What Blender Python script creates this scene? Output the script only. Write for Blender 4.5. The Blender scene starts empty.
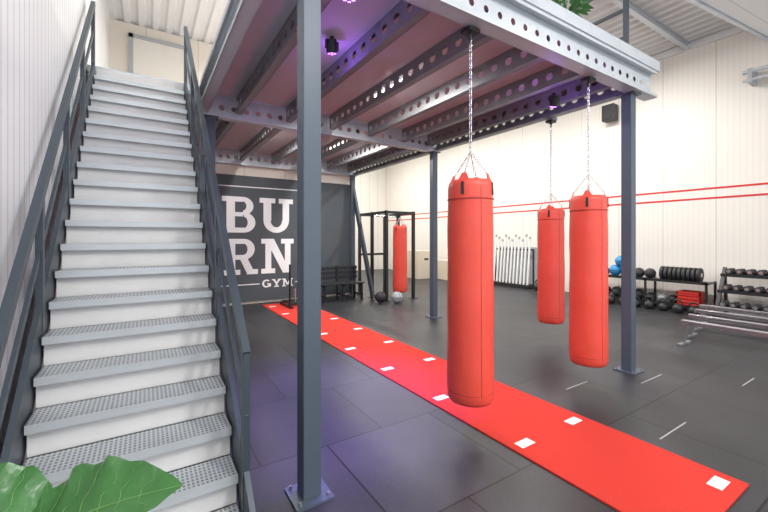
import bpy, math, random
from mathutils import Vector, Matrix
random.seed(4)
C = bpy.context.scene.collection
pi = math.pi

# ------------------------------------------------------------ materials
def new_mat(name):
    m = bpy.data.materials.new(name); m.use_nodes = True
    nt = m.node_tree; bs = nt.nodes['Principled BSDF']
    return m, nt, bs

def mat(name, col, rough=0.5, metal=0.0, noise=0.0, nscale=20, bump=0.0, bscale=60, emit=None, estr=0, spec=0.5):
    m, nt, bs = new_mat(name)
    c = (*col, 1)
    bs.inputs['Base Color'].default_value = c
    bs.inputs['Roughness'].default_value = rough
    bs.inputs['Metallic'].default_value = metal
    bs.inputs['Specular IOR Level'].default_value = spec
    tc = nt.nodes.new('ShaderNodeTexCoord')
    nz = nt.nodes.new('ShaderNodeTexNoise'); nz.inputs['Scale'].default_value = nscale
    nz.inputs['Detail'].default_value = 4
    nt.links.new(tc.outputs['Object'], nz.inputs['Vector'])
    mx = nt.nodes.new('ShaderNodeMix'); mx.data_type = 'RGBA'
    k = max(noise, 0.03)
    mx.inputs[6].default_value = (col[0]*(1-k), col[1]*(1-k), col[2]*(1-k), 1)
    mx.inputs[7].default_value = (min(1, col[0]*(1+k)), min(1, col[1]*(1+k)), min(1, col[2]*(1+k)), 1)
    nt.links.new(nz.outputs['Fac'], mx.inputs[0])
    nt.links.new(mx.outputs[2], bs.inputs['Base Color'])
    if bump:
        n2 = nt.nodes.new('ShaderNodeTexNoise'); n2.inputs['Scale'].default_value = bscale
        nt.links.new(tc.outputs['Object'], n2.inputs['Vector'])
        bp = nt.nodes.new('ShaderNodeBump'); bp.inputs['Strength'].default_value = bump
        bp.inputs['Distance'].default_value = 0.01
        nt.links.new(n2.outputs['Fac'], bp.inputs['Height'])
        nt.links.new(bp.outputs[0], bs.inputs['Normal'])
    if emit:
        bs.inputs['Emission Color'].default_value = (*emit, 1)
        bs.inputs['Emission Strength'].default_value = estr
    return m

def math_node(nt, op, a, b=None):
    n = nt.nodes.new('ShaderNodeMath'); n.operation = op
    for i, v in enumerate((a, b)):
        if v is None: continue
        if isinstance(v, (int, float)): n.inputs[i].default_value = v
        else: nt.links.new(v, n.inputs[i])
    return n.outputs[0]

def stripe_mat(name, col, line, axis, period, frac, rough=0.45, bump=0.4, micro=0.0):
    m, nt, bs = new_mat(name)
    tc = nt.nodes.new('ShaderNodeTexCoord'); sp = nt.nodes.new('ShaderNodeSeparateXYZ')
    nt.links.new(tc.outputs['Object'], sp.inputs[0])
    a = sp.outputs[axis]
    f = math_node(nt, 'FRACT', math_node(nt, 'DIVIDE', a, period))
    ln = math_node(nt, 'LESS_THAN', f, frac)
    h = ln
    if micro:
        f2 = math_node(nt, 'FRACT', math_node(nt, 'DIVIDE', a, micro))
        l2 = math_node(nt, 'MULTIPLY', math_node(nt, 'LESS_THAN', f2, 0.25), 0.14)
        h = math_node(nt, 'MAXIMUM', ln, l2)
    mx = nt.nodes.new('ShaderNodeMix'); mx.data_type = 'RGBA'
    mx.inputs[6].default_value = (*col, 1); mx.inputs[7].default_value = (*line, 1)
    nt.links.new(h, mx.inputs[0]); nt.links.new(mx.outputs[2], bs.inputs['Base Color'])
    bp = nt.nodes.new('ShaderNodeBump'); bp.invert = True
    bp.inputs['Strength'].default_value = bump; bp.inputs['Distance'].default_value = 0.01
    nt.links.new(h, bp.inputs['Height']); nt.links.new(bp.outputs[0], bs.inputs['Normal'])
    bs.inputs['Roughness'].default_value = rough
    return m

def floor_mat():
    m, nt, bs = new_mat('rubber_floor_tiles')
    tc = nt.nodes.new('ShaderNodeTexCoord')
    mp = nt.nodes.new('ShaderNodeMapping'); mp.inputs['Location'].default_value = (0.32, 0.33, 0)
    nt.links.new(tc.outputs['Object'], mp.inputs[0])
    br = nt.nodes.new('ShaderNodeTexBrick')
    br.inputs['Scale'].default_value = 1.0
    br.inputs['Brick Width'].default_value = 1.0; br.inputs['Row Height'].default_value = 1.0
    br.inputs['Mortar Size'].default_value = 0.007; br.inputs['Mortar Smooth'].default_value = 0.2
    br.inputs['Color1'].default_value = (0.014, 0.015, 0.018, 1)
    br.inputs['Color2'].default_value = (0.028, 0.029, 0.034, 1)
    br.inputs['Mortar'].default_value = (0.002, 0.002, 0.003, 1)
    nt.links.new(mp.outputs[0], br.inputs['Vector'])
    n1 = nt.nodes.new('ShaderNodeTexNoise'); n1.inputs['Scale'].default_value = 1.3; n1.inputs['Detail'].default_value = 6
    nt.links.new(tc.outputs['Object'], n1.inputs['Vector'])
    n2 = nt.nodes.new('ShaderNodeTexNoise'); n2.inputs['Scale'].default_value = 140
    nt.links.new(tc.outputs['Object'], n2.inputs['Vector'])
    s = math_node(nt, 'MULTIPLY', math_node(nt, 'GREATER_THAN', n2.outputs['Fac'], 0.63), 0.04)
    w = math_node(nt, 'MULTIPLY', math_node(nt, 'MULTIPLY', n1.outputs['Fac'], n1.outputs['Fac']), 0.05)
    tot = math_node(nt, 'ADD', s, w)
    nm = math_node(nt, 'SUBTRACT', 1.0, br.outputs['Fac'])
    tot = math_node(nt, 'MULTIPLY', tot, nm)
    mx = nt.nodes.new('ShaderNodeMix'); mx.data_type = 'RGBA'; mx.blend_type = 'ADD'
    mx.inputs[0].default_value = 1
    nt.links.new(br.outputs['Color'], mx.inputs[6])
    cb = nt.nodes.new('ShaderNodeCombineColor')
    for i in range(3): nt.links.new(tot, cb.inputs[i])
    nt.links.new(cb.outputs[0], mx.inputs[7])
    nt.links.new(mx.outputs[2], bs.inputs['Base Color'])
    bs.inputs['Roughness'].default_value = 0.42
    bs.inputs['Specular IOR Level'].default_value = 0.38
    bp = nt.nodes.new('ShaderNodeBump'); bp.inputs['Strength'].default_value = 0.15; bp.inputs['Distance'].default_value = 0.003
    nt.links.new(n2.outputs['Fac'], bp.inputs['Height']); nt.links.new(bp.outputs[0], bs.inputs['Normal'])
    return m

def grating_mat():
    m, nt, bs = new_mat('galvanised_grating')
    tc = nt.nodes.new('ShaderNodeTexCoord'); sp = nt.nodes.new('ShaderNodeSeparateXYZ')
    nt.links.new(tc.outputs['Object'], sp.inputs[0])
    fx = math_node(nt, 'FRACT', math_node(nt, 'DIVIDE', sp.outputs[0], 0.022))
    fy = math_node(nt, 'FRACT', math_node(nt, 'DIVIDE', sp.outputs[1], 0.03))
    hole = math_node(nt, 'MULTIPLY', math_node(nt, 'GREATER_THAN', fx, 0.45), math_node(nt, 'GREATER_THAN', fy, 0.4))
    geo = nt.nodes.new('ShaderNodeNewGeometry'); s2 = nt.nodes.new('ShaderNodeSeparateXYZ')
    nt.links.new(geo.outputs['True Normal'], s2.inputs[0])
    up = math_node(nt, 'GREATER_THAN', s2.outputs[2], 0.5)
    hole = math_node(nt, 'MULTIPLY', hole, up)
    mx = nt.nodes.new('ShaderNodeMix'); mx.data_type = 'RGBA'
    mx.inputs[6].default_value = (0.60, 0.64, 0.67, 1); mx.inputs[7].default_value = (0.21, 0.23, 0.25, 1)
    nt.links.new(hole, mx.inputs[0]); nt.links.new(mx.outputs[2], bs.inputs['Base Color'])
    bs.inputs['Roughness'].default_value = 0.38; bs.inputs['Metallic'].default_value = 0.25
    bp = nt.nodes.new('ShaderNodeBump'); bp.invert = True; bp.inputs['Distance'].default_value = 0.006
    nt.links.new(hole, bp.inputs['Height']); nt.links.new(bp.outputs[0], bs.inputs['Normal'])
    return m

M = {}
M['floor'] = floor_mat()
M['grate'] = grating_mat()
M['wall_l'] = stripe_mat('white_ribbed_cladding', (0.86, 0.87, 0.87), (0.60, 0.61, 0.62), 1, 0.11, 0.14, bump=0.7)
M['wall_r'] = stripe_mat('cream_sandwich_panel_wall', (0.86, 0.82, 0.755), (0.58, 0.54, 0.49), 1, 1.0, 0.012, bump=0.4, micro=0.1)
M['wall_b'] = stripe_mat('beige_panel_wall', (0.82, 0.76, 0.66), (0.52, 0.45, 0.36), 0, 1.0, 0.012, bump=0.5)
M['wall_f'] = stripe_mat('cream_panel_wall_end', (0.82, 0.79, 0.73), (0.50, 0.46, 0.40), 0, 0.5, 0.03, bump=0.5)
M['roof'] = mat('white_corrugated_roof', (0.80, 0.80, 0.79), 0.5)
M['dark'] = mat('anthracite_steel', (0.06, 0.078, 0.097), 0.42, 0.2)
M['col'] = mat('blue_grey_column_paint', (0.09, 0.115, 0.15), 0.4, 0.1)
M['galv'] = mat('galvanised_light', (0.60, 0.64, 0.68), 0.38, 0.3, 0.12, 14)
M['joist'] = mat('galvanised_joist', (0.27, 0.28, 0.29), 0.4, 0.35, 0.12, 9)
M['deck'] = mat('grey_deck_board', (0.68, 0.64, 0.64), 0.7, 0, 0.06, 3)
M['riser'] = mat('white_riser_sheet', (0.80, 0.79, 0.78), 0.5)
M['turf'] = mat('red_turf', (0.74, 0.06, 0.045), 0.95, 0, 0.25, 160, 0.8, 260, spec=0.1)
M['white'] = mat('white_marking', (0.85, 0.85, 0.84), 0.7)
M['mark'] = mat('pale_grey_floor_line', (0.42, 0.42, 0.43), 0.7)
M['bag'] = mat('coral_red_vinyl', (0.82, 0.085, 0.055), 0.40, 0, 0.06, 6, 0.5, 8)
M['bagseam'] = mat('dark_red_stitched_seam', (0.50, 0.04, 0.03), 0.5)
M['black'] = mat('black_powder_coat', (0.018, 0.019, 0.021), 0.45)
M['rubber'] = mat('black_rubber', (0.03, 0.03, 0.033), 0.6)
M['chrome'] = mat('bright_steel', (0.7, 0.71, 0.73), 0.25, 0.9)
M['banner'] = mat('charcoal_banner_fabric', (0.085, 0.10, 0.112), 0.75, 0, 0.08, 2, 0.3, 3)
M['print'] = mat('white_print', (0.9, 0.92, 0.92), 0.7)
M['redline'] = mat('red_wall_stripe', (0.68, 0.03, 0.03), 0.5)
M['blue'] = mat('blue_vinyl', (0.03, 0.25, 0.55), 0.4)
M['redp'] = mat('red_plastic', (0.62, 0.04, 0.03), 0.4)
M['purple'] = mat('violet_led', (0.2, 0.05, 0.8), 0.3, emit=(0.30, 0.08, 1.0), estr=14)
M['lamp'] = mat('lamp_diffuser', (0.9, 0.9, 0.9), 0.4, emit=(1, 0.97, 0.92), estr=3)
M['leaf'] = mat('glossy_green_leaf', (0.04, 0.155, 0.035), 0.3, 0, 0.4, 9, 0.4, 25)
M['rib'] = mat('pale_green_leaf_rib', (0.14, 0.30, 0.09), 0.5)
M['stem'] = mat('brown_stem', (0.10, 0.07, 0.04), 0.8)
M['pot'] = mat('dark_grey_planter', (0.09, 0.09, 0.10), 0.6)
M['soil'] = mat('potting_soil', (0.03, 0.02, 0.015), 0.95, 0, 0.3, 60)
M['door'] = mat('white_door_leaf', (0.80, 0.77, 0.70), 0.5)
M['grey'] = mat('grey_plastic', (0.42, 0.44, 0.46), 0.5)
M['odoor'] = stripe_mat('white_sectional_door', (0.85, 0.86, 0.86), (0.6, 0.6, 0.6), 1, 0.6, 0.02, bump=0.4)
M['boxw'] = mat('pale_plywood', (0.66, 0.58, 0.46), 0.6)

# ------------------------------------------------------------ mesh builder
class B:
    def __init__(s): s.v = []; s.f = []
    def add(s, vs, fs):
        o = len(s.v); s.v += [tuple(p) for p in vs]; s.f += [tuple(i+o for i in f) for f in fs]; return s
    def box(s, x0, x1, y0, y1, z0, z1):
        vs = [(x, y, z) for x in (x0, x1) for y in (y0, y1) for z in (z0, z1)]
        return s.add(vs, [(0,1,3,2),(4,6,7,5),(0,4,5,1),(2,3,7,6),(0,2,6,4),(1,5,7,3)])
    def bar(s, p0, p1, w, h, up=(0, 0, 1)):
        p0 = Vector(p0); p1 = Vector(p1); d = (p1-p0).normalized()
        a = d.cross(Vector(up)).normalized(); u = a.cross(d).normalized()
        vs = []
        for p in (p0, p1):
            for sa, su in ((-1,-1),(1,-1),(1,1),(-1,1)): vs.append(p+a*sa*w/2+u*su*h/2)
        return s.add(vs, [(3,2,1,0),(4,5,6,7)]+[(i,(i+1)%4,(i+1)%4+4,i+4) for i in range(4)])
    def cyl(s, p0, p1, r, n=12, r1=None):
        p0 = Vector(p0); p1 = Vector(p1); d = (p1-p0).normalized()
        t = Vector((0,0,1)) if abs(d.z) < .9 else Vector((1,0,0))
        a = d.cross(t).normalized(); u = d.cross(a)
        r1 = r if r1 is None else r1; vs = []
        for p, rr in ((p0, r), (p1, r1)):
            for i in range(n):
                th = 2*pi*i/n; vs.append(p+a*math.cos(th)*rr+u*math.sin(th)*rr)
        return s.add(vs, [tuple(range(n)), tuple(range(2*n-1, n-1, -1))]+[(i, i+n, (i+1)%n+n, (i+1)%n) for i in range(n)])
    def tube(s, pts, r, n=8):
        pts = [Vector(p) for p in pts]; vs = []; m = len(pts); prev = None
        for k, p in enumerate(pts):
            d = (pts[min(k+1, m-1)]-pts[max(k-1, 0)]).normalized()
            if prev is None:
                t = Vector((0,0,1)) if abs(d.z) < .9 else Vector((1,0,0)); a = d.cross(t).normalized()
            else: a = (prev-d*prev.dot(d)).normalized()
            prev = a; u = d.cross(a)
            rr = r[k] if isinstance(r, (list, tuple)) else r
            for i in range(n):
                th = 2*pi*i/n; vs.append(p+a*math.cos(th)*rr+u*math.sin(th)*rr)
        fs = [tuple(range(n-1, -1, -1)), tuple(range((m-1)*n, m*n))]
        for k in range(m-1):
            for i in range(n): fs.append((k*n+i, k*n+(i+1)%n, (k+1)*n+(i+1)%n, (k+1)*n+i))
        return s.add(vs, fs)
    def lathe(s, prof, c=(0,0,0), n=32, axis='z', wob=None):
        vs = []
        for (r, z) in prof:
            for i in range(n):
                th = 2*pi*i/n; rr = r*(1+(wob(th, z) if wob else 0))
                p = (rr*math.cos(th), rr*math.sin(th), z)
                if axis == 'x': p = (p[2], p[0], p[1])
                if axis == 'y': p = (p[0], p[2], p[1])
                vs.append((p[0]+c[0], p[1]+c[1], p[2]+c[2]))
        fs = []
        for k in range(len(prof)-1):
            for i in range(n): fs.append((k*n+i, k*n+(i+1)%n, (k+1)*n+(i+1)%n, (k+1)*n+i))
        fs.append(tuple(range(n-1, -1, -1))); fs.append(tuple(range((len(prof)-1)*n, len(prof)*n)))
        return s.add(vs, fs)
    def sphere(s, c, r, n=20, m=12, sz=1):
        prof = [(max(1e-4, r*math.sin(pi*k/m)), -r*sz*math.cos(pi*k/m)) for k in range(m+1)]
        return s.lathe(prof, c, n)
    def link(s, c, d, L, W, r, flip):
        d = Vector(d).normalized(); t = Vector((0,0,1)) if abs(d.z) < .9 else Vector((1,0,0))
        a = d.cross(t).normalized(); u = d.cross(a)
        if flip: a, u = u, a
        n = 12; k = 5; vs = []
        for i in range(n):
            th = 2*pi*i/n
            off = d*(L/2)*math.cos(th)+a*(W/2)*math.sin(th)
            nr = (d*math.cos(th)+a*math.sin(th)).normalized()
            for j in range(k):
                ph = 2*pi*j/k; vs.append(Vector(c)+off+nr*r*math.cos(ph)+u*r*math.sin(ph))
        return s.add(vs, [(i*k+j, ((i+1)%n)*k+j, ((i+1)%n)*k+(j+1)%k, i*k+(j+1)%k) for i in range(n) for j in range(k)])
    def chain(s, p0, p1, L=0.05, W=0.028, r=0.0045):
        p0 = Vector(p0); p1 = Vector(p1); D = (p1-p0); n = max(2, round(D.length/(L*0.82)))
        for i in range(n): s.link(p0+D*((i+.5)/n), D, L, W, r, i % 2)
        return s
    def perf(s, pt, a0, a1, z0, z1, cell, r, zc=None):
        n = max(1, round((a1-a0)/cell)); w = (a1-a0)/n
        for i in range(n):
            x0 = a0+i*w; x1 = x0+w; cx = (x0+x1)/2; cz = (z0+z1)/2 if zc is None else zc
            vs = []
            outer = [(x1,cz),(x1,z1),(cx,z1),(x0,z1),(x0,cz),(x0,z0),(cx,z0),(x1,z0)]
            o2 = []
            for k in range(8):
                a = outer[k]; b = outer[(k+1) % 8]; o2 += [a, ((a[0]+b[0])/2, (a[1]+b[1])/2)]
            for (x, z) in o2:
                vs.append(pt(x, z))
            for (x, z) in o2:
                th = math.atan2(z-cz, x-cx); vs.append(pt(cx+r*math.cos(th), cz+r*math.sin(th)))
            s.add(vs, [(k, (k+1)%16, (k+1)%16+16, k+16) for k in range(16)])
        return s
    def channel(s, ax, a0, a1, c, z0, z1, f0, f1, cell, r, t=0.012):
        pt = (lambda a, z: (a, c, z)) if ax == 'x' else (lambda a, z: (c, a, z))
        s.perf(pt, a0, a1, z0, z1, cell, r)
        for (za, zb) in ((z0, z0+t), (z1-t, z1)):
            if ax == 'x': s.box(a0, a1, c+f0, c+f1, za, zb)
            else: s.box(c+f0, c+f1, a0, a1, za, zb)
        for ff in (f0, f1):
            if abs(ff) < .02: continue
            for (za, zb) in ((z0, z0+.035), (z1-.035, z1)):
                tt = .004
                if ax == 'x': s.box(a0, a1, c+ff-tt, c+ff+tt, za, zb)
                else: s.box(c+ff-tt, c+ff+tt, a0, a1, za, zb)
        return s

def mk(name, b, m, origin=(0,0,0), smooth=False, bevel=0):
    o = Vector(origin)
    me = bpy.data.meshes.new(name)
    me.from_pydata([tuple(Vector(v)-o) for v in b.v], [], b.f); me.update()
    ob = bpy.data.objects.new(name, me); C.objects.link(ob)
    me.materials.append(m)
    if smooth:
        for p in me.polygons: p.use_smooth = True
        try: me.set_sharp_from_angle(angle=math.radians(45))
        except Exception: pass
    if bevel:
        bv = ob.modifiers.new('bevel', 'BEVEL'); bv.width = bevel; bv.segments = 2; bv.limit_method = 'ANGLE'
    return ob
def thing(name, label, cat, loc, group=None):
    e = bpy.data.objects.new(name, None); e.empty_display_size = .1; e.location = loc
    C.objects.link(e); e['label'] = label; e['category'] = cat
    if group: e['group'] = group
    return e
def part(name, b, m, par, root=None, smooth=False, label=None, bevel=0):
    """vertices in world coordinates; par may be nested under root (same origin)"""
    org = (root or par).location
    ob = mk(name, b, m, org, smooth, bevel); ob.parent = par
    if label: ob['label'] = label
    return ob
def solo(name, b, m, label, cat, loc=(0,0,0), smooth=False, group=None, bevel=0):
    ob = mk(name, b, m, loc, smooth, bevel); ob.location = loc
    ob['label'] = label; ob['category'] = cat
    if group: ob['group'] = group
    return ob
def struct(name, b, m):
    ob = mk(name, b, m); ob['kind'] = 'structure'; return ob
def clone(root, loc, rz=None):
    def rec(o, par):
        c = o.copy()
        C.objects.link(c)
        if par is not None: c.parent = par
        for ch in list(o.children): rec(ch, c)
        return c
    n = rec(root, None); n.location = loc
    if rz is not None: n.rotation_euler = (0, 0, rz)
    return n

# ------------------------------------------------------------ room shell
YB = 9.44; YF = 16.3; XL = -0.62; XR = 10.56; ZC = 6.08; Y0 = -4.0
struct('floor', B().box(XL-.1, XR+.1, Y0, YF+.1, -0.1, 0), M['floor'])
struct('wall_left', B().box(XL-.15, XL, Y0, YF, 0, ZC), M['wall_l'])
struct('wall_right', B().box(XR, XR+.15, Y0, YF, 0, ZC), M['wall_r'])
struct('wall_back', B().box(XL, 4.98, YB, YB+.15, 0, ZC), M['wall_b'])
struct('wall_inner', B().box(4.83, 4.98, YB+.15, YF, 0, ZC), M['wall_r'])
struct('wall_far', B().box(4.98, XR, YF, YF+.15, 0, ZC), M['wall_f'])
b = B(); per = .25; x = XL
prof = []
while x < XR:
    prof += [(x, 0), (x+.09, 0), (x+.125, .06), (x+.215, .06)]; x += per
prof.append((x, 0))
vs = []
for (px, pz) in prof: vs += [(px, Y0, ZC+pz), (px, YF+.1, ZC+pz)]
b.add(vs, [(2*i, 2*i+1, 2*i+3, 2*i+2) for i in range(len(prof)-1)])
struct('ceiling', b, M['roof'])
for yy in (-2.5, 0.5, 3.5, 6.5, 11.5, 14.5):
    b = B(); b.box(XL, XR, yy-.05, yy+.05, ZC-.02, ZC-.012).box(XL, XR, yy-.006, yy+.006, ZC-.14, ZC-.02).box(XL, XR, yy-.05, yy+.05, ZC-.15, ZC-.14)
    struct('trim_%d' % (1+int((yy+2.5)/3)), b, M['galv'])
for i, z in enumerate((2.70, 2.485)):
    struct('trim_%d' % (20+i), B().box(XR-.006, XR, 0.0, YF, z-.02, z+.02), M['redline'])
struct('trim_30', B().box(XR-.06, XR, Y0, YF, ZC-.16, ZC), M['roof'])

# upper level door
d = B().box(-.22, .78, YB-.05, YB-.01, 3.76, 5.78)
dob = struct('door_1', d, M['door'])
fr = B().box(-.30, -.22, YB-.07, YB, 3.74, 5.86).box(.78, .86, YB-.07, YB, 3.74, 5.86).box(-.30, .86, YB-.07, YB, 5.78, 5.86)
f = mk('door_frame', fr, M['grey']); f.parent = dob
h = mk('door_handle', B().cyl((.66, YB-.1, 4.78), (.52, YB-.1, 4.78), .012).cyl((.66, YB-.05, 4.78), (.66, YB-.105, 4.78), .012), M['chrome']); h.parent = dob

# ------------------------------------------------------------ turf track
tx0, tx1 = 2.33, 3.285
turf = thing('turf_track', 'long red artificial turf sled track with white distance marks', 'turf track', (2.8, 4, 0))
part('turf_strip', B().box(tx0, tx1, .77, 9.05, 0.0, 0.012), M['turf'], turf)
for k in range(0, 9):
    y = 0.88+.976*k
    if y > 8.9: continue
    for xx in (2.40, 3.055):
        part('distance_mark', B().box(xx, xx+.15, y-.04, y+.04, .012, .0145), M['white'], turf)
for (x0, x1, y) in ((3.45,3.95,1.33),(5.45,5.85,1.33),(3.75,4.15,2.30),(4.6,5.1,1.95),(6.3,6.8,3.4)):
    solo('floor_marking', B().box(x0, x1, y-.005, y+.005, 0, .002), M['mark'], 'short thin pale line marked on dark rubber floor', 'floor marking', (0,0,0), group='thin pale lines on the rubber floor')

# ------------------------------------------------------------ mezzanine
mez = thing('mezzanine', 'steel mezzanine platform with perforated galvanised beams on blue-grey columns', 'mezzanine', (3, 5.8, 0))
ZU = 3.33; ZD = 3.65; ZT = 3.74
XM0, XM1 = .67, 4.98
part('deck', B().box(XM0, XM1, 2.16, YB-.02, ZD, ZT-.002), M['deck'], mez)
part('edge_beam', B().channel('x', .60, 5.32, 2.15, ZU, ZD, -.07, .07, .17, .03), M['galv'], mez)
part('fascia', B().box(.60, 5.34, 2.06, 2.16, ZD, ZT+.03), M['galv'], mez)
part('edge_beam', B().channel('x', XM0, XM1, 5.84, ZU, ZD, -.06, .06, .17, .04), M['galv'], mez)
part('edge_beam', B().channel('x', XM0, XM1, 9.3, ZU, ZD, -.06, .06, .17, .04), M['galv'], mez)
part('edge_beam', B().channel('y', 2.16, 9.36, XM0+.0, ZU+.03, ZD, -.06, .06, .17, .045), M['galv'], mez)
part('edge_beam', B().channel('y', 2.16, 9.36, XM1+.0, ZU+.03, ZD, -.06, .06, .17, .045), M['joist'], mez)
part('fascia', B().box(XM0-.03, XM0, 2.16, 5.80, ZD-.02, ZT+.05), M['galv'], mez)
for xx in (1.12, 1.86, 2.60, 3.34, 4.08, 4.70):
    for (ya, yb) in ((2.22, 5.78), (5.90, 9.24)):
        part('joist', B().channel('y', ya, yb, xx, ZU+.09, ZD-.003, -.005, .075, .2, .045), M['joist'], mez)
for (cx, cy) in ((.86, 2.22), (4.91, 2.22), (4.91, 5.84), (.78, 5.84), (4.85, 9.25)):
    cw = .058
    col = part('column', B().box(cx-cw, cx+cw, cy-cw, cy+cw, .012, ZU), M['col'], mez, bevel=.006)
    bp = B().box(cx-.12, cx+.12, cy-.12, cy+.12, 0, .014)
    part('base_plate', bp, M['col'], col, root=mez)
    part('cap_plate', B().box(cx-.1, cx+.1, cy-.1, cy+.1, ZU-.014, ZU-.001), M['col'], col, root=mez)
    for sx in (-1, 1):
        for sy in (-1, 1): part('bolt', B().cyl((cx+sx*.09, cy+sy*.09, .014), (cx+sx*.09, cy+sy*.09, .035), .010, 6), M['joist'], col, root=mez)
rl = B()
for yy in (2.3, 4.1, 5.9, 7.7, 9.3): rl.box(5.0, 5.05, yy-.025, yy+.025, ZT-.3, ZT+1.05)
for zz in (.35, .7, 1.05): rl.bar((5.025, 2.3, ZT+zz), (5.025, 9.3, ZT+zz), .035, .035)
part('railing', rl, M['dark'], mez)
part('hanger_arm', B().box(4.9, 5.2, 3.33, 3.41, ZU+.034, ZU+.07), M['joist'], mez)
# stair landing
ld_ = thing('landing', 'galvanised steel landing at the top of the stairs', 'landing', (0, 7.5, ZD))
part('deck', B().box(XL+.01, XM0-.07, 5.87, YB-.02, ZD, ZT-.002), M['deck'], ld_)
part('edge_beam', B().channel('x', XL+.01, XM0-.07, 5.94, ZU, ZD, -.06, .06, .17, .04), M['galv'], ld_)
part('nosing', B().box(XL+.01, XM0-.07, 5.85, 5.87, ZD, ZT), M['galv'], ld_)

# ------------------------------------------------------------ staircase
SX0, SX1 = -.52, .435; RISE = .1808; RUN = .190; Y1 = 2.373; Z1 = 1.6-1.13
st = thing('staircase', 'straight steel staircase with grating treads, white risers and anthracite railings', 'staircase', (0, 2, 0))
for k in range(-2, 18):
    y = Y1+k*RUN; z = Z1+k*RISE
    b = B().box(SX0+.004, SX1-.004, y, y+.235, z-.008, z)
    b.box(SX0+.004, SX1-.004, y-.004, y+.012, z-.045, z+.002)
    b.box(SX0+.004, SX1-.004, y+.223, y+.235, z-.04, z)
    part('tread', b, M['grate'], st)
    part('riser', B().box(SX0+.004, SX1-.004, y+.236, y+.242, z-.20, z+RISE-.01), M['riser'], st)
SLP = RISE/RUN
def sl(y, off): return (y-Y1)*SLP+Z1+off
yf = Y1-Z1/SLP; yb = 5.83
for sx in (SX0-.022, SX1+.022):
    b = B()
    dz0, dz1 = -.24, .05
    x0, x1 = sx-.014, sx+.014
    pro = [(yf-.10, 0.0), (yf-.10, sl(yf-.10, dz1+.1)), (yb, sl(yb, dz1)), (yb, sl(yb, dz0)), (yf-dz0/SLP, 0.0)]
    n = len(pro)
    vs = [(x0, p[0], p[1]) for p in pro]+[(x1, p[0], p[1]) for p in pro]
    b.add(vs, [tuple(range(n-1, -1, -1)), tuple(range(n, 2*n))]+[(i, (i+1)%n, (i+1)%n+n, i+n) for i in range(n)])
    part('stringer', b, M['dark'], st)
    rx = sx
    HR = .76
    part('handrail', B().bar((rx, 2.1, sl(2.1, HR)), (rx, 5.78, sl(5.78, HR)), .04, .055), M['dark'], st)
    part('knee_rail', B().bar((rx, 2.1, sl(2.1, .42)), (rx, 5.76, sl(5.76, .42)), .018, .04), M['dark'], st)
    for yy in (2.12, 3.04, 3.95, 4.86, 5.76):
        lo = 0 if yy < 2.2 else sl(yy, -.1)
        part('railing_post', B().box(rx-.018, rx+.018, yy-.028, yy+.028, lo, sl(yy, HR)), M['dark'], st)

# ------------------------------------------------------------ banner
ban = thing('banner', 'large charcoal fabric banner with white gym logo hung on the wall', 'banner', (2.2, YB-.04, 1.6))
part('fabric', B().box(-.5, 4.86, YB-.035, YB-.02, .06, 3.1), M['banner'], ban)
YL = YB-.036
qn = [0]
def quad(b, pts):
    n = len(pts); qn[0] += 1
    y = YL-.001-.00025*(qn[0] % 40)
    ar = sum(pts[i][0]*pts[(i+1)%n][1]-pts[(i+1)%n][0]*pts[i][1] for i in range(n))
    if ar < 0: pts = pts[::-1]
    b.add([(p[0], y, p[1]) for p in pts], [tuple(range(n))])
class L:
    def __init__(s, x, z, w, h): s.x=x; s.z=z; s.w=w; s.h=h; s.b=B()
    def P(s, u, v): return (s.x+u*s.w, s.z+v*s.h)
    def r(s, u0, v0, u1, v1): quad(s.b, [s.P(u0,v0), s.P(u1,v0), s.P(u1,v1), s.P(u0,v1)])
    def p(s, *pts): quad(s.b, [s.P(*q) for q in pts])
    def arc(s, cu, cv, ru, rv, qu, qv, a0, a1, n=14):
        for i in range(n):
            t0 = math.radians(a0+(a1-a0)*i/n); t1 = math.radians(a0+(a1-a0)*(i+1)/n)
            s.p((cu+qu*math.cos(t0), cv+qv*math.sin(t0)), (cu+ru*math.cos(t0), cv+rv*math.sin(t0)),
                (cu+ru*math.cos(t1), cv+rv*math.sin(t1)), (cu+qu*math.cos(t1), cv+qv*math.sin(t1)))
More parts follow.
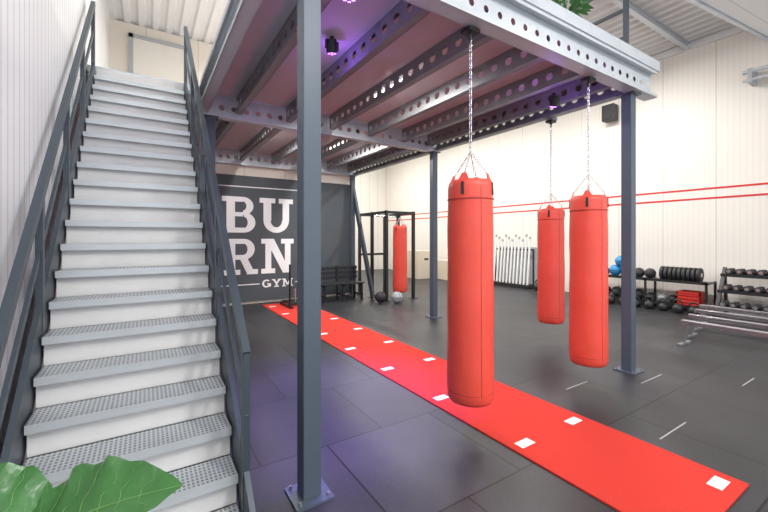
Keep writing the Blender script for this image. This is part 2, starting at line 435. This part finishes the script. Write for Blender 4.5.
def letter(ch, x, z, w, h):
    l = L(x, z, w, h); e = .14
    if ch == 'B':
        l.r(.13,0,.38,1); l.r(0,0,.2,e); l.r(0,1-e,.2,1); l.r(.3,1-e,.62,1); l.r(.3,.45,.62,.57); l.r(.3,0,.65,e)
        l.arc(.62,.745,.32,.255,.10,.125,-90,90); l.arc(.65,.285,.35,.285,.11,.155,-90,90)
    if ch == 'U':
        l.r(.11,.35,.34,1); l.r(.68,.35,.88,1); l.r(0,1-e,.46,1); l.r(.56,1-e,1,1)
        l.arc(.495,.37,.385,.37,.17,.21,180,360)
    if ch == 'R':
        l.r(.12,0,.36,1); l.r(0,0,.5,e); l.r(0,1-e,.2,1); l.r(.3,1-e,.6,1); l.r(.3,.42,.6,.55)
        l.arc(.6,.71,.31,.29,.10,.15,-90,90)
        l.p((.48,.45),(.70,.45),(.93,0),(.70,0)); l.r(.68,0,1,e)
    if ch == 'N':
        l.r(.12,0,.30,1); l.r(.72,0,.90,1); l.r(0,0,.42,e); l.r(0,1-e,.30,1); l.r(.60,1-e,1,1)
        l.p((.12,1),(.38,1),(.90,0),(.66,0))
    if ch == 'G':
        l.arc(.5,.5,.5,.5,.27,.32,45,350); l.r(.55,.36,1,.52); l.r(.78,.1,1,.5)
    if ch == 'Y':
        l.r(.39,0,.61,.5); l.p((.05,1),(.3,1),(.6,.42),(.4,.42)); l.p((.70,1),(.95,1),(.6,.42),(.4,.42))
        l.r(.24,0,.76,.13); l.r(0,.87,.36,1); l.r(.64,.87,1,1)
    if ch == 'M':
        l.r(.1,0,.25,1); l.r(.75,0,.9,1); l.p((.1,1),(.3,1),(.57,.2),(.43,.2)); l.p((.7,1),(.9,1),(.57,.2),(.43,.2))
        l.r(0,0,.36,.14); l.r(.64,0,1,.14); l.r(0,.86,.25,1); l.r(.75,.86,1,1)
    part('letter', l.b, M['print'], ban, label='white slab-serif letter '+ch)
letter('B', 1.50, 1.73, .76, .86); letter('U', 2.36, 1.73, .84, .86)
letter('R', 1.50, .72, .82, .86); letter('N', 2.40, .72, .82, .86)
letter('G', 2.42, .37, .22, .2); letter('Y', 2.66, .37, .24, .2); letter('M', 2.92, .37, .28, .2)
fl = L(0, 0, 1, 1)
fl.r(1.28, 2.82, 3.42, 2.845); fl.r(3.395, .46, 3.42, 2.845); fl.r(1.28, .46, 1.305, 2.845); fl.r(1.28, .46, 2.36, .485); fl.r(3.26, .46, 3.42, .485)
part('logo_frame', fl.b, M['print'], ban)

# ------------------------------------------------------------ punching bags
def bag(x, y, zb, zt, ztop, label, r=.188):
    root = thing('punching_bag', label, 'punching bag', (x, y, zb), 'red hanging punching bags')
    body_top = zt-.055
    prof = [(.001, 0), (r*.7, .0), (r*.9, .012), (r*.98, .04), (r, .09)]
    Hh = body_top-zb
    for k in range(1, 15): prof.append((r*(1-.035*k/14+.012*math.sin(k*1.3)), .09+(Hh-.05-.09)*k/14))
    prof += [(r*.93, Hh-.015), (r*.84, Hh+.005), (r*.78, Hh), (.001, Hh-.02)]
    wb = lambda th, z: .006*math.sin(3*th+z*5)+(.004*math.sin(9*th)+(.012*math.cos(4*(th-pi/4+.35)) if z > Hh-.14 else 0))*(z/Hh)
    b = B().lathe(prof, (x, y, zb), 48, wob=wb)
    part('body', b, M['bag'], root, smooth=True)
    for zz in (zb+.10, body_top-.15):
        part('seam_band', B().lathe([(r*.985, zz-.004), (r*1.006, zz-.003), (r*1.006, zz+.003), (r*.985, zz+.004)], (x, y, 0), 40), M['bagseam'], root, smooth=True)
    for a in (-1.9, .2, 2.3):
        pts = [(x+rr*(1+wb(a, z))*math.cos(a)*1.002, y+rr*(1+wb(a, z))*math.sin(a)*1.002, zb+z) for (rr, z) in prof[4:19]]
        part('vertical_seam', B().tube(pts, .0024, 6), M['bagseam'], root, smooth=True)
    ring_z = zt+.19
    ch = B()
    for i in range(4):
        a = pi/4+i*pi/2-.35
        rr = r*.965
        def cp(da, z, q=1.0): return (x+rr*q*math.cos(a+da), y+rr*q*math.sin(a+da), z)
        vs = [cp(-.34, body_top-.03, .99), cp(.34, body_top-.03, .99), cp(.12, zt, .80), cp(-.12, zt, .80),
              cp(-.34, body_top-.03, .93), cp(.34, body_top-.03, .93), cp(.12, zt, .77), cp(-.12, zt, .77)]
        part('strap_tab', B().add(vs, [(0,1,2,3),(7,6,5,4),(0,4,5,1),(1,5,6,2),(2,6,7,3),(3,7,4,0)]), M['bag'], root)
        vs = [cp(-.07, body_top-.12, 1.04), cp(.07, body_top-.12, 1.04), cp(.06, body_top-.02, 1.02), cp(-.06, body_top-.02, 1.02),
              cp(-.07, body_top-.12, .97), cp(.07, body_top-.12, .97), cp(.06, body_top-.02, .93), cp(-.06, body_top-.02, .93)]
        part('webbing_patch', B().add(vs, [(0,1,2,3),(7,6,5,4),(0,4,5,1),(1,5,6,2),(2,6,7,3),(3,7,4,0)]), M['black'], root)
        ch.chain(cp(0, zt-.01, .785), (x, y, ring_z), .032, .016, .003)
    ch.chain((x, y, ring_z), (x, y, ztop), .045, .022, .0038)
    part('chain', ch, M['chrome'], root, smooth=True)
    part('hook_bracket', B().box(x-.06, x+.06, y-.05, y+.05, ztop-.03, ztop+.002).cyl((x, y, ztop-.09), (x, y, ztop-.02), .014), M['black'], root)
    return root
bag(2.26, 2.22, .265, 2.12, ZU-.013, 'tall coral-red punching bag on a chain above the red turf')
bag(4.03, 2.22, .245, 2.10, ZU-.013, 'tall coral-red punching bag on a chain beside the blue-grey column')
bag(5.10, 3.37, .34, 2.08, ZU+.02, 'coral-red punching bag on a chain beside the mezzanine edge')
bag(5.57, 7.97, .20, 1.96, 2.21, 'coral-red punching bag hanging inside the black rig')

# ------------------------------------------------------------ violet spotlights
def spot(x, y, z, e=260, ang=55, spill=9):
    root = thing('stage_light', 'small black stage light with violet leds under the platform', 'spotlight', (x, y, z), 'violet stage lights')
    part('housing', B().cyl((x, y, z-.16), (x-.03, y-.05, z-.05), .055, 16), M['black'], root, smooth=True)
    part('bracket', B().box(x-.07, x+.07, y-.01, y+.01, z-.05, z-.04).box(x-.07, x-.062, y-.015, y+.015, z-.13, z-.04).box(x+.062, x+.07, y-.015, y+.015, z-.13, z-.04).box(x-.015, x+.015, y-.015, y+.015, z-.04, z), M['black'], root)
    b = B()
    dv = (Vector((x, y, z-.16))-Vector((x-.03, y-.05, z-.05))).normalized()
    for i in range(7):
        a = 2*pi*i/6; rr = 0 if i == 6 else .034
        c = Vector((x, y, z-.161))+Vector((math.cos(a)*rr, math.sin(a)*rr, 0)); b.cyl(c, c+dv*.006, .011, 8)
    part('led_lens', b, M['purple'], root)
    ld = bpy.data.lights.new('violet_spot', 'SPOT'); ld.color = (.28, .14, 1); ld.energy = e; ld.spot_size = math.radians(ang); ld.spot_blend = .9
    ld.shadow_soft_size = .05
    lo = bpy.data.objects.new('violet_spot', ld); lo.location = (0, 0, -.19); C.objects.link(lo); lo.parent = root
    l2 = bpy.data.lights.new('violet_spill', 'POINT'); l2.color = (.35, .15, 1); l2.energy = spill; l2.shadow_soft_size = .05
    lo = bpy.data.objects.new('violet_spill', l2); lo.location = (0, 0.02, -.22); C.objects.link(lo); lo.parent = root
    return lo
spot(1.18, 2.30, ZU+.08, 300, 36, 4); spot(4.30, 2.80, ZU+.08, 90, 60, 6); spot(1.60, 3.5, ZU+.32, 1300, 56, 5)
# ------------------------------------------------------------ bench
bx, by = 4.25, 8.75
bn = thing('bench', 'black slatted bench with backrest standing before the charcoal banner', 'bench', (bx, by, 0))
for i in range(4): part('seat_slat', B().box(bx-.6, bx+.6, by-.22+i*.115, by-.12+i*.115, .42, .45), M['black'], bn, bevel=.004)
for i in range(3): part('backrest_slat', B().box(bx-.6, bx+.6, by+.24, by+.265, .52+i*.12, .61+i*.12), M['black'], bn, bevel=.004)
for xx in (bx-.52, bx, bx+.52):
    part('leg', B().box(xx-.025, xx+.025, by-.2, by-.15, 0, .42).box(xx-.025, xx+.025, by+.2, by+.24, 0, .86).box(xx-.025, xx+.025, by-.2, by+.2, .38, .42).box(xx-.02, xx+.02, by-.2, by+.2, .12, .16), M['black'], bn)
solo('leaning_beam', B().bar((4.98, 8.35, .06), (4.88, 9.28, 3.0), .07, .12), M['dark'], 'long dark steel beam leaning up beside the banner', 'beam', (4.98, 8.35, 0))
# push sled
sx, sy = 3.0, 8.55
sd = thing('push_sled', 'black push sled with two upright poles on the turf end', 'sled', (sx, sy, .012))
part('skid', B().box(sx-.28, sx-.22, sy-.4, sy+.4, .012, .07), M['black'], sd)
part('skid', B().box(sx+.22, sx+.28, sy-.4, sy+.4, .012, .07), M['black'], sd)
part('frame', B().box(sx-.28, sx+.28, sy+.2, sy+.26, .07, .12).box(sx-.28, sx+.28, sy-.3, sy-.24, .07, .12).box(sx-.2, sx+.2, sy-.05, sy+.2, .07, .1), M['black'], sd)
for q in (-.25, .25): part('upright_pole', B().cyl((sx+q, sy-.28, .1), (sx+q, sy-.28, 1.0), .025), M['black'], sd)
part('weight_horn', B().cyl((sx, sy+.1, .1), (sx, sy+.1, .4), .025), M['chrome'], sd)

# ------------------------------------------------------------ rig
rg = thing('training_rig', 'black steel pull-up rig with uprights and crossbars', 'rig', (5.6, 8.7, 0))
for xx in (5.15, 6.0):
    for yy in (7.97, 8.68, 9.38):
        part('upright', B().box(xx-.035, xx+.035, yy-.035, yy+.035, .01, 2.3).box(xx-.09, xx+.09, yy-.09, yy+.09, 0, .012), M['black'], rg)
for yy in (7.97, 9.38): part('crossbar', B().box(5.115, 6.035, yy-.03, yy+.03, 2.225, 2.29), M['black'], rg)
for xx in (5.15, 6.0): part('crossbar', B().box(xx-.03, xx+.03, 8.0, 9.35, 2.225, 2.29), M['black'], rg)
part('pull_up_bar', B().cyl((5.15, 8.7, 2.2), (6.0, 8.7, 2.2), .016), M['chrome'], rg)
part('crossbar', B().box(5.115, 6.035, 9.35, 9.41, 1.1, 1.16), M['black'], rg)

# ------------------------------------------------------------ balls, kettlebells ...
def ball(x, y, z, r, m, label, grp):
    root = thing('medicine_ball', label, 'medicine ball', (x, y, z), grp)
    part('shell', B().sphere((x, y, z+r), r, 24, 14), m, root, smooth=True)
    s = B().lathe([(r*1.004, -.006), (r*1.012, 0), (r*1.004, .006)], (x, y, z+r), 28)
    s.lathe([(r*1.004, -.006), (r*1.012, 0), (r*1.004, .006)], (x, y, z+r), 28, axis='x')
    part('seam', s, M['rubber'], root)
    return root
def kettle(x, y, z, r=.10, m=None):
    root = thing('kettlebell', 'black cast kettlebell with looped handle', 'kettlebell', (x, y, z), 'black kettlebells along the cream wall')
    part('bell', B().lathe([(.001, 0), (r*.6, 0), (r*.92, r*.4), (r, r*.85), (r*.88, r*1.35), (r*.5, r*1.75), (.001, r*1.85)], (x, y, z), 20), m or M['black'], root, smooth=True)
    part('handle', B().tube([(x, y-r*.6, z+r*1.5), (x, y-r*.72, z+r*2.1), (x, y-r*.5, z+r*2.55), (x, y, z+r*2.68), (x, y+r*.5, z+r*2.55), (x, y+r*.72, z+r*2.1), (x, y+r*.6, z+r*1.5)], r*.16, 8), M['chrome'] if m else M['black'], root, smooth=True)
    return root
ball(5.22, 7.60, 0, .14, M['grey'], 'grey medicine ball on the floor by the rig', 'balls by the rig')
ball(4.90, 7.85, 0, .14, M['rubber'], 'black slam ball on the floor by the rig', 'balls by the rig')

def shelf(x0, x1, y0, y1, zs, label, name='storage_shelf'):
    root = thing(name, label, 'shelf', ((x0+x1)/2, (y0+y1)/2, 0))
    ny = max(1, round((y1-y0)/1.2))
    for i in range(ny+1):
        yy = y0+.02+(y1-y0-.04)*i/ny
        for xx in (x0+.02, x1-.02): part('upright', B().box(xx-.02, xx+.02, yy-.02, yy+.02, 0, zs[-1]+.02), M['black'], root)
    for z in zs:
        part('shelf_board', B().box(x0+.002, x1-.002, y0, y1, z-.025, z).box(x0, x0+.01, y0, y1, z-.03, z+.03), M['black'], root)
    return root
shelf(9.85, 10.4, 2.95, 5.25, (.12, .64), 'low black two-level steel shelf along the cream wall')
base = None
for i in range(9):
    y = 3.15+i*.085; z = .64; r = .155
    if base is None:
        base = thing('weight_plate', 'black rubber weight plate standing on edge on the shelf', 'weight plate', (10.1, y, z), 'black plates on the top shelf')
        part('disc', B().lathe([(.03, -.03), (r*.75, -.03), (r*.78, -.02), (r*.88, -.02), (r*.9, -.03), (r, -.026), (r, .026), (r*.9, .03), (r*.88, .02), (r*.78, .02), (r*.75, .03), (.03, .03)], (10.1, y, z+r), 28, axis='y'), M['rubber'], base, smooth=True)
        part('hub_ring', B().lathe([(.026, -.033), (.045, -.033), (.045, .033), (.026, .033)], (10.1, y, z+r), 16, axis='y'), M['chrome'], base)
    else: clone(base, (10.1, y, z))
for (y, m, r) in ((4.10, 'rubber', .12), (4.34, 'rubber', .12), (4.60, 'blue', .14), (4.88, 'blue', .14), (5.12, 'rubber', .10)):
    ball(10.12, y, .64, r, M[m], ('blue' if m == 'blue' else 'black')+' medicine ball on the top shelf', 'medicine balls on the shelf')
ball(10.12, 4.74, .64+.235, .14, M['blue'], 'blue medicine ball stacked on two others', 'medicine balls on the shelf')
for i in range(4):
    ball(10.1, 4.32+i*.26, .12, .125, M['rubber'], 'black medicine ball on the lower shelf', 'medicine balls on the shelf')
for i in range(3): ball(10.08, 3.62+i*.22, .12, .10, M['rubber'] if i != 1 else M['grey'], ('grey' if i == 1 else 'black')+' medicine ball on the lower shelf', 'medicine balls on the shelf')
for i in range(6): kettle(9.60, 3.1+i*.27, 0, .095+.01*(i % 2))
for i in range(3): kettle(9.62, 4.75+i*.28, 0, .10)
cr = thing('crate', 'red plastic storage crate on the lower shelf', 'crate', (10.1, 3.3, .12))
b = B()
for i in range(4):
    z0 = .125+i*.075
    b.box(9.90, 9.915, 3.08, 3.5, z0, z0+.055).box(10.285, 10.3, 3.08, 3.5, z0, z0+.055).box(9.90, 10.3, 3.08, 3.095, z0, z0+.055).box(9.90, 10.3, 3.485, 3.5, z0, z0+.055)
for (xx, yy) in ((9.9, 3.08), (10.28, 3.08), (9.9, 3.48), (10.28, 3.48)): b.box(xx, xx+.02, yy, yy+.02, .12, .42)
b.box(9.9, 10.3, 3.08, 3.5, .12, .13)
part('slatted_wall', b, M['redp'], cr)
part('rim', B().box(9.89, 9.92, 3.07, 3.51, .40, .43).box(10.28, 10.31, 3.07, 3.51, .40, .43).box(9.89, 10.31, 3.07, 3.10, .40, .43).box(9.89, 10.31, 3.48, 3.51, .40, .43), M['redp'], cr)

dr = thing('dumbbell_rack', 'black three-tier steel dumbbell rack against the cream wall', 'dumbbell rack', (10.1, 1.9, 0))
tiers = [(9.80, .22), (9.98, .54), (10.16, .86)]
for yy in (.95, 2.78):
    part('side_frame', B().bar((9.72, yy, .03), (10.28, yy, .98), .05, .06, (0, 1, 0)).box(9.65, 10.4, yy-.03, yy+.03, 0, .05).bar((10.36, yy, .03), (10.25, yy, .95), .05, .05, (0, 1, 0)), M['black'], dr)
for (tx, tz) in tiers:
    part('tray', B().box(tx-.02-.14, tx-.14, .95, 2.78, tz-.05, tz+.01).box(tx+.12, tx+.14, .95, 2.78, tz-.01, tz+.05).box(tx-.14, tx+.14, .95, 2.78, tz-.02, tz-.004), M['black'], dr)
db = None
for (tx, tz) in tiers:
    for i in range(11):
        y = 1.08+i*.158; r = .062
        if db is None:
            db = thing('dumbbell', 'black hex dumbbell with steel handle on the rack', 'dumbbell', (tx, y, tz), 'dumbbells on the three-tier rack')
            part('head', B().cyl((tx-.13, y, tz+r), (tx-.055, y, tz+r), r, 6), M['rubber'], db, bevel=.006)
            part('head', B().cyl((tx+.055, y, tz+r), (tx+.13, y, tz+r), r, 6), M['rubber'], db, bevel=.006)
            part('end_cap', B().cyl((tx-.133, y, tz+r), (tx-.129, y, tz+r), r*.55, 12), M['chrome'], db)
            part('handle', B().cyl((tx-.06, y, tz+r), (tx+.06, y, tz+r), .015, 10), M['chrome'], db, smooth=True)
        else: clone(db, (tx, y, tz))
rk = thing('bar_rack', 'low steel rack holding upright grey bars against the cream wall', 'bar rack', (10.25, 8.2, 0))
part('base_tray', B().box(10.0, 10.5, 7.4, 8.95, 0, .12), M['black'], rk)
part('top_rail', B().box(10.30, 10.34, 7.4, 8.95, 1.2, 1.25).box(10.30, 10.34, 7.4, 7.44, .1, 1.2).box(10.30, 10.34, 8.91, 8.95, .1, 1.2), M['black'], rk)
part('backing_board', B().box(10.46, 10.5, 7.4, 8.95, .12, 1.3), M['grey'], rk)
pb = None
for i in range(11):
    y = 7.50+i*.135
    if pb is None:
        pb = thing('weight_bar', 'pale grey exercise bar standing upright in the rack', 'exercise bar', (10.15, y, .12), 'upright bars in the rack')
        part('shaft', B().cyl((10.12, y, .12), (10.26, y, 1.56), .030, 10), M['white'], pb, smooth=True)
        part('end_cap', B().cyl((10.26, y, 1.56), (10.266, y, 1.64), .036, 10), M['grey'], pb)
    else:
        q = clone(pb, (10.15, y, .12)); q.scale = (1, 1, 1+.06*math.sin(i*2.1))
for (x, y) in ((10.1, 7.1), (10.1, 6.85), (10.15, 6.6), (10.0, 9.4), (10.1, 9.8), (10.0, 10.3)): kettle(x, y, 0, .12)
for (x, y, w, hh) in ((9.3, 11.9, .8, 1.1), (9.9, 10.95, .6, .75)):
    root = thing('plyo_box', 'pale plywood jump box standing near the wall', 'jump box', (x, y, 0), 'plywood jump boxes')
    part('panel', B().box(x-w/2, x+w/2, y-w/2, y+w/2, 0, hh), M['boxw'], root, bevel=.01)
    part('hand_hole', B().box(x-.1, x+.1, y-w/2-.003, y-w/2, hh*.7-.04, hh*.7+.04), M['black'], root)
def rower(x, y1):
    root = thing('rowing_machine', 'rowing machine with long silver rail and grey feet on rubber floor', 'rowing machine', (x, y1, 0), 'row of rowing machines')
    part('rail', B().box(x-.05, x+.05, y1-1.7, y1, .335, .365).box(x-.03, x+.03, y1-1.7, y1, .30, .335), M['chrome'], root, bevel=.004)
    part('rear_foot', B().bar((x, y1-.1, .31), (x, y1-.02, .03), .05, .03, (0, 1, 0)).box(x-.2, x+.2, y1-.05, y1+.0, 0, .03), M['joist'], root)
    part('seat', B().box(x-.15, x+.15, y1-1.35, y1-1.1, .375, .42), M['black'], root, bevel=.015)
    part('front_frame', B().box(x-.04, x+.04, y1-2.3, y1-1.7, .28, .36).box(x-.3, x+.3, y1-2.35, y1-2.3, 0, .04).bar((x, y1-2.32, .02), (x, y1-2.2, .3), .06, .05, (0, 1, 0)), M['black'], root)
    part('flywheel', B().lathe([(.02, -.09), (.24, -.09), (.27, -.05), (.27, .05), (.24, .09), (.02, .09)], (x, y1-2.3, .55), 28, axis='x'), M['grey'], root, smooth=True)
for i in range(4): rower(6.85+i*.62, 2.35+i*.12)

sp = thing('speaker', 'black box speaker mounted high on the cream wall', 'speaker', (10.4, 5.15, 4.9))
part('cabinet', B().box(10.26, 10.5, 5.0, 5.3, 4.7, 5.12), M['black'], sp, bevel=.01)
part('woofer', B().lathe([(.001, 0), (.05, 0), (.1, -.01), (.11, -.012)], (10.26, 5.15, 4.85), 20, axis='x'), M['rubber'], sp)
part('wall_bracket', B().box(10.49, 10.562, 5.08, 5.22, 4.75, 5.05), M['black'], sp)
wl = thing('wall_light', 'white twin-tube lamp on brackets fixed to the cream wall', 'wall lamp', (10.4, 1.9, 4.9))
part('tube', B().cyl((10.25, .9, 4.95), (10.25, 2.5, 4.95), .04), M['galv'], wl, smooth=True)
part('tube', B().cyl((10.25, .9, 4.78), (10.25, 2.5, 4.78), .03), M['galv'], wl, smooth=True)
for yy in (2.35, 1.2): part('bracket', B().box(10.2, 10.56, yy, yy+.07, 4.72, 5.0), M['grey'], wl)

od = thing('overhead_door', 'raised white sectional overhead door hung under the roof', 'overhead door', (8.5, .1, 5.2))
b = B()
vs = []
for (xx, zz) in ((6.56, 5.0), (10.45, 5.52)):
    for yy in (-2.0, 2.1):
        for t in (0, .05): vs.append((xx, yy, zz+t))
b.add(vs, [(0,1,3,2),(4,6,7,5),(0,4,5,1),(2,3,7,6),(0,2,6,4),(1,5,7,3)])
part('panel', b, M['odoor'], od)
for (hx, hy, hz) in ((6.8, 1.9, 5.05), (9.8, 1.9, 5.45), (6.8, -1.8, 5.05)): part('hanging_rod', B().cyl((hx, hy, hz), (hx, hy, ZC), .015), M['galv'], od)
part('track', B().bar((6.5, 2.14, 5.0), (10.45, 2.14, 5.53), .05, .08), M['galv'], od)

# ------------------------------------------------------------ plants
def leaf(p0, p1, w, nrm, bend=.15, fold=.25):
    p0 = Vector(p0); p1 = Vector(p1); d = p1-p0; Ln = d.length; d.normalize()
    nrm = Vector(nrm); side = d.cross(nrm).normalized(); up = side.cross(d).normalized()
    nl, nw = 18, 8; vs = []; ribs = []
    for i in range(nl+1):
        t = i/nl
        hw = w/2*(math.sin(pi*min(1, t**.75))**.75 if 0 < t < 1 else 0.02)
        hw = max(hw, .003)
        c = p0+d*Ln*t+up*(math.sin(t*pi)*bend*Ln)
        ribs.append(c+up*.001)
        for j in range(nw+1):
            s = (j/nw-.5)*2
            vs.append(c+side*hw*s+up*(abs(s)*hw*fold+.012*hw/.1*math.sin(t*30-abs(s)*3)*abs(s)))
    fs = [(i*(nw+1)+j, i*(nw+1)+j+1, (i+1)*(nw+1)+j+1, (i+1)*(nw+1)+j) for i in range(nl) for j in range(nw)]
    rb = B().tube(ribs, [.003*(1-.7*i/nl) for i in range(nl+1)], 5)
    for i in range(2, nl-2, 2):
        for sg in (0, nw):
            e = [Vector(vs[(i+q)*(nw+1)+nw//2+(1 if sg else -1)*k])+up*.0008 for q, k in ((0, 0), (0, 1), (1, 2), (1, 3), (2, 4))]
            rb.tube(e, [.0012, .001, .0008, .0006, .0004], 4)
    return B().add(vs, fs), rb
px, py = -.30, 1.22
pl = thing('potted_plant', 'potted plant with broad glossy green leaves beside the stair foot', 'potted plant', (px, py, 0))
part('pot', B().lathe([(.001, 0), (.13, 0), (.17, .36), (.18, .38), (.165, .38), (.155, .34), (.001, .33)], (px, py, 0), 28), M['pot'], pl, smooth=True)
part('soil', B().lathe([(.001, .335), (.154, .345), (.001, .36)], (px, py, 0), 24), M['soil'], pl)
part('stem', B().tube([(px, py, .34), (px+.02, py, .6), (px, py-.02, .86)], [.018, .013, .008]), M['stem'], pl, smooth=True)
lv = [((-.27, 1.17, .88), (.075, 1.02, 1.005), .24, (.1, -.45, 1)),
      ((-.20, 1.17, .90), (-.45, 1.30, 1.01), .20, (-.1, -.6, 1)),
      ((-.34, 1.17, .89), (-.37, .97, 1.035), .17, (-.3, -.5, 1)),
      ((-.30, 1.22, .84), (-.10, .86, .93), .22, (.3, -.3, 1)),
      ((-.33, 1.26, .84), (-.52, 1.40, .92), .18, (-.3, .2, 1)),
      ((-.28, 1.28, .80), (-.02, 1.45, .86), .17, (.3, .2, 1)),
      ((-.34, 1.18, .82), (-.56, 1.02, .93), .18, (-.4, -.2, 1)),
      ((-.27, 1.20, .72), (.05, 1.18, .80), .17, (.3, -.2, 1))]
for (a, c, w, n) in lv:
    lb, rb = leaf(a, c, w, n, .08, .25)
    lo = part('leaf', lb, M['leaf'], pl, smooth=True)
    part('leaf_rib', rb, M['rib'], lo, root=pl)
    part('leaf_stalk', B().tube([(px, py-.01, a[2]-.08), a], [.006, .004], 6), M['rib'], pl)
qx, qy = 3.97, 2.42
p2 = thing('potted_plant', 'bushy green plant in dark pot on the mezzanine edge', 'potted plant', (qx, qy, ZT))
part('pot', B().lathe([(.001, 0), (.09, 0), (.12, .2), (.105, .2), (.001, .18)], (qx, qy, ZT), 24), M['pot'], p2, smooth=True)
fb = B()
for i in range(60):
    a = random.uniform(0, 2*pi); e = random.uniform(-.3, 1.2); r0 = random.uniform(.02, .16)
    z0 = ZT+.30+random.uniform(0, .16)
    dv = Vector((math.cos(a)*math.cos(e), math.sin(a)*math.cos(e), math.sin(e)))
    p = Vector((qx, qy, z0))+dv*r0
    lb, rb = leaf(p, p+dv*.14, .05, (math.cos(a+1), math.sin(a+1), 1.2), .1, .2)
    fb.add(lb.v, lb.f)
fo = part('foliage', fb, M['leaf'], p2, smooth=True); fo['kind'] = 'stuff'

# ------------------------------------------------------------ lamps
def ceiling_lamp(x, y, e, z=ZC-.35, top=ZC):
    root = thing('ceiling_lamp', 'long white linear lamp hung below the roof', 'ceiling lamp', (x, y, z), 'linear roof lamps')
    part('housing', B().box(x-.12, x+.12, y-.8, y+.8, z, z+.06), M['galv'], root)
    part('diffuser', B().box(x-.1, x+.1, y-.78, y+.78, z-.01, z), M['lamp'], root)
    for q in (-.6, .6): part('hanging_wire', B().cyl((x, y+q, z+.06), (x, y+q, top), .004, 6), M['galv'], root)
    ld = bpy.data.lights.new('lamp_glow', 'AREA'); ld.shape = 'RECTANGLE'; ld.size = .3; ld.size_y = 1.6; ld.energy = e; ld.color = (1, .98, .95)
    lo = bpy.data.objects.new('lamp_glow', ld); lo.location = (0, 0, -.03); C.objects.link(lo); lo.parent = root
for (x, y, e) in ((7.6, 4.8, 250), (7.6, 9.5, 230), (7.6, 13.5, 190), (7.2, -2.8, 170), (2.6, -2.8, 240), (1.8, 5.0, 100), (2.8, 8.2, 70), (0.3, -1.0, 80)):
    ceiling_lamp(x, y, e)
for (x, y, e) in ((2.02, 7.2, 60), (3.50, 7.4, 60), (2.76, 4.2, 50)):  # added fill lights brightening the space under the platform, tucked behind joists
    root = thing('added_fill_light', 'added slim white fill light tucked beside a joist under the platform', 'lamp', (x, y, ZD), 'added fill lights under the platform')
    part('housing', B().box(x-.03, x+.03, y-.45, y+.45, ZD-.035, ZD-.001), M['white'], root)
    part('diffuser', B().box(x-.025, x+.025, y-.43, y+.43, ZD-.042, ZD-.035), M['lamp'], root)
    ld = bpy.data.lights.new('fill_glow', 'AREA'); ld.shape = 'RECTANGLE'; ld.size = .05; ld.size_y = .9; ld.energy = e; ld.color = (1, .98, .96)
    lo = bpy.data.objects.new('fill_glow', ld); lo.location = (0, 0, -.05); C.objects.link(lo); lo.parent = root

w = bpy.data.worlds.new('world'); bpy.context.scene.world = w; w.use_nodes = True
bg = w.node_tree.nodes['Background']; bg.inputs[0].default_value = (.93, .96, 1, 1); bg.inputs[1].default_value = 1.65

# ------------------------------------------------------------ camera
cd = bpy.data.cameras.new('camera'); cam = bpy.data.objects.new('camera', cd); C.objects.link(cam)
cam.location = (0, 0, 1.6); cam.rotation_euler = (math.radians(90), 0, math.radians(-32.5))
cd.sensor_width = 36; cd.lens = 374/768*36; cd.shift_y = -18/768; cd.clip_start = .02
bpy.context.scene.camera = cam
bpy.context.scene.view_settings.view_transform = 'Standard'
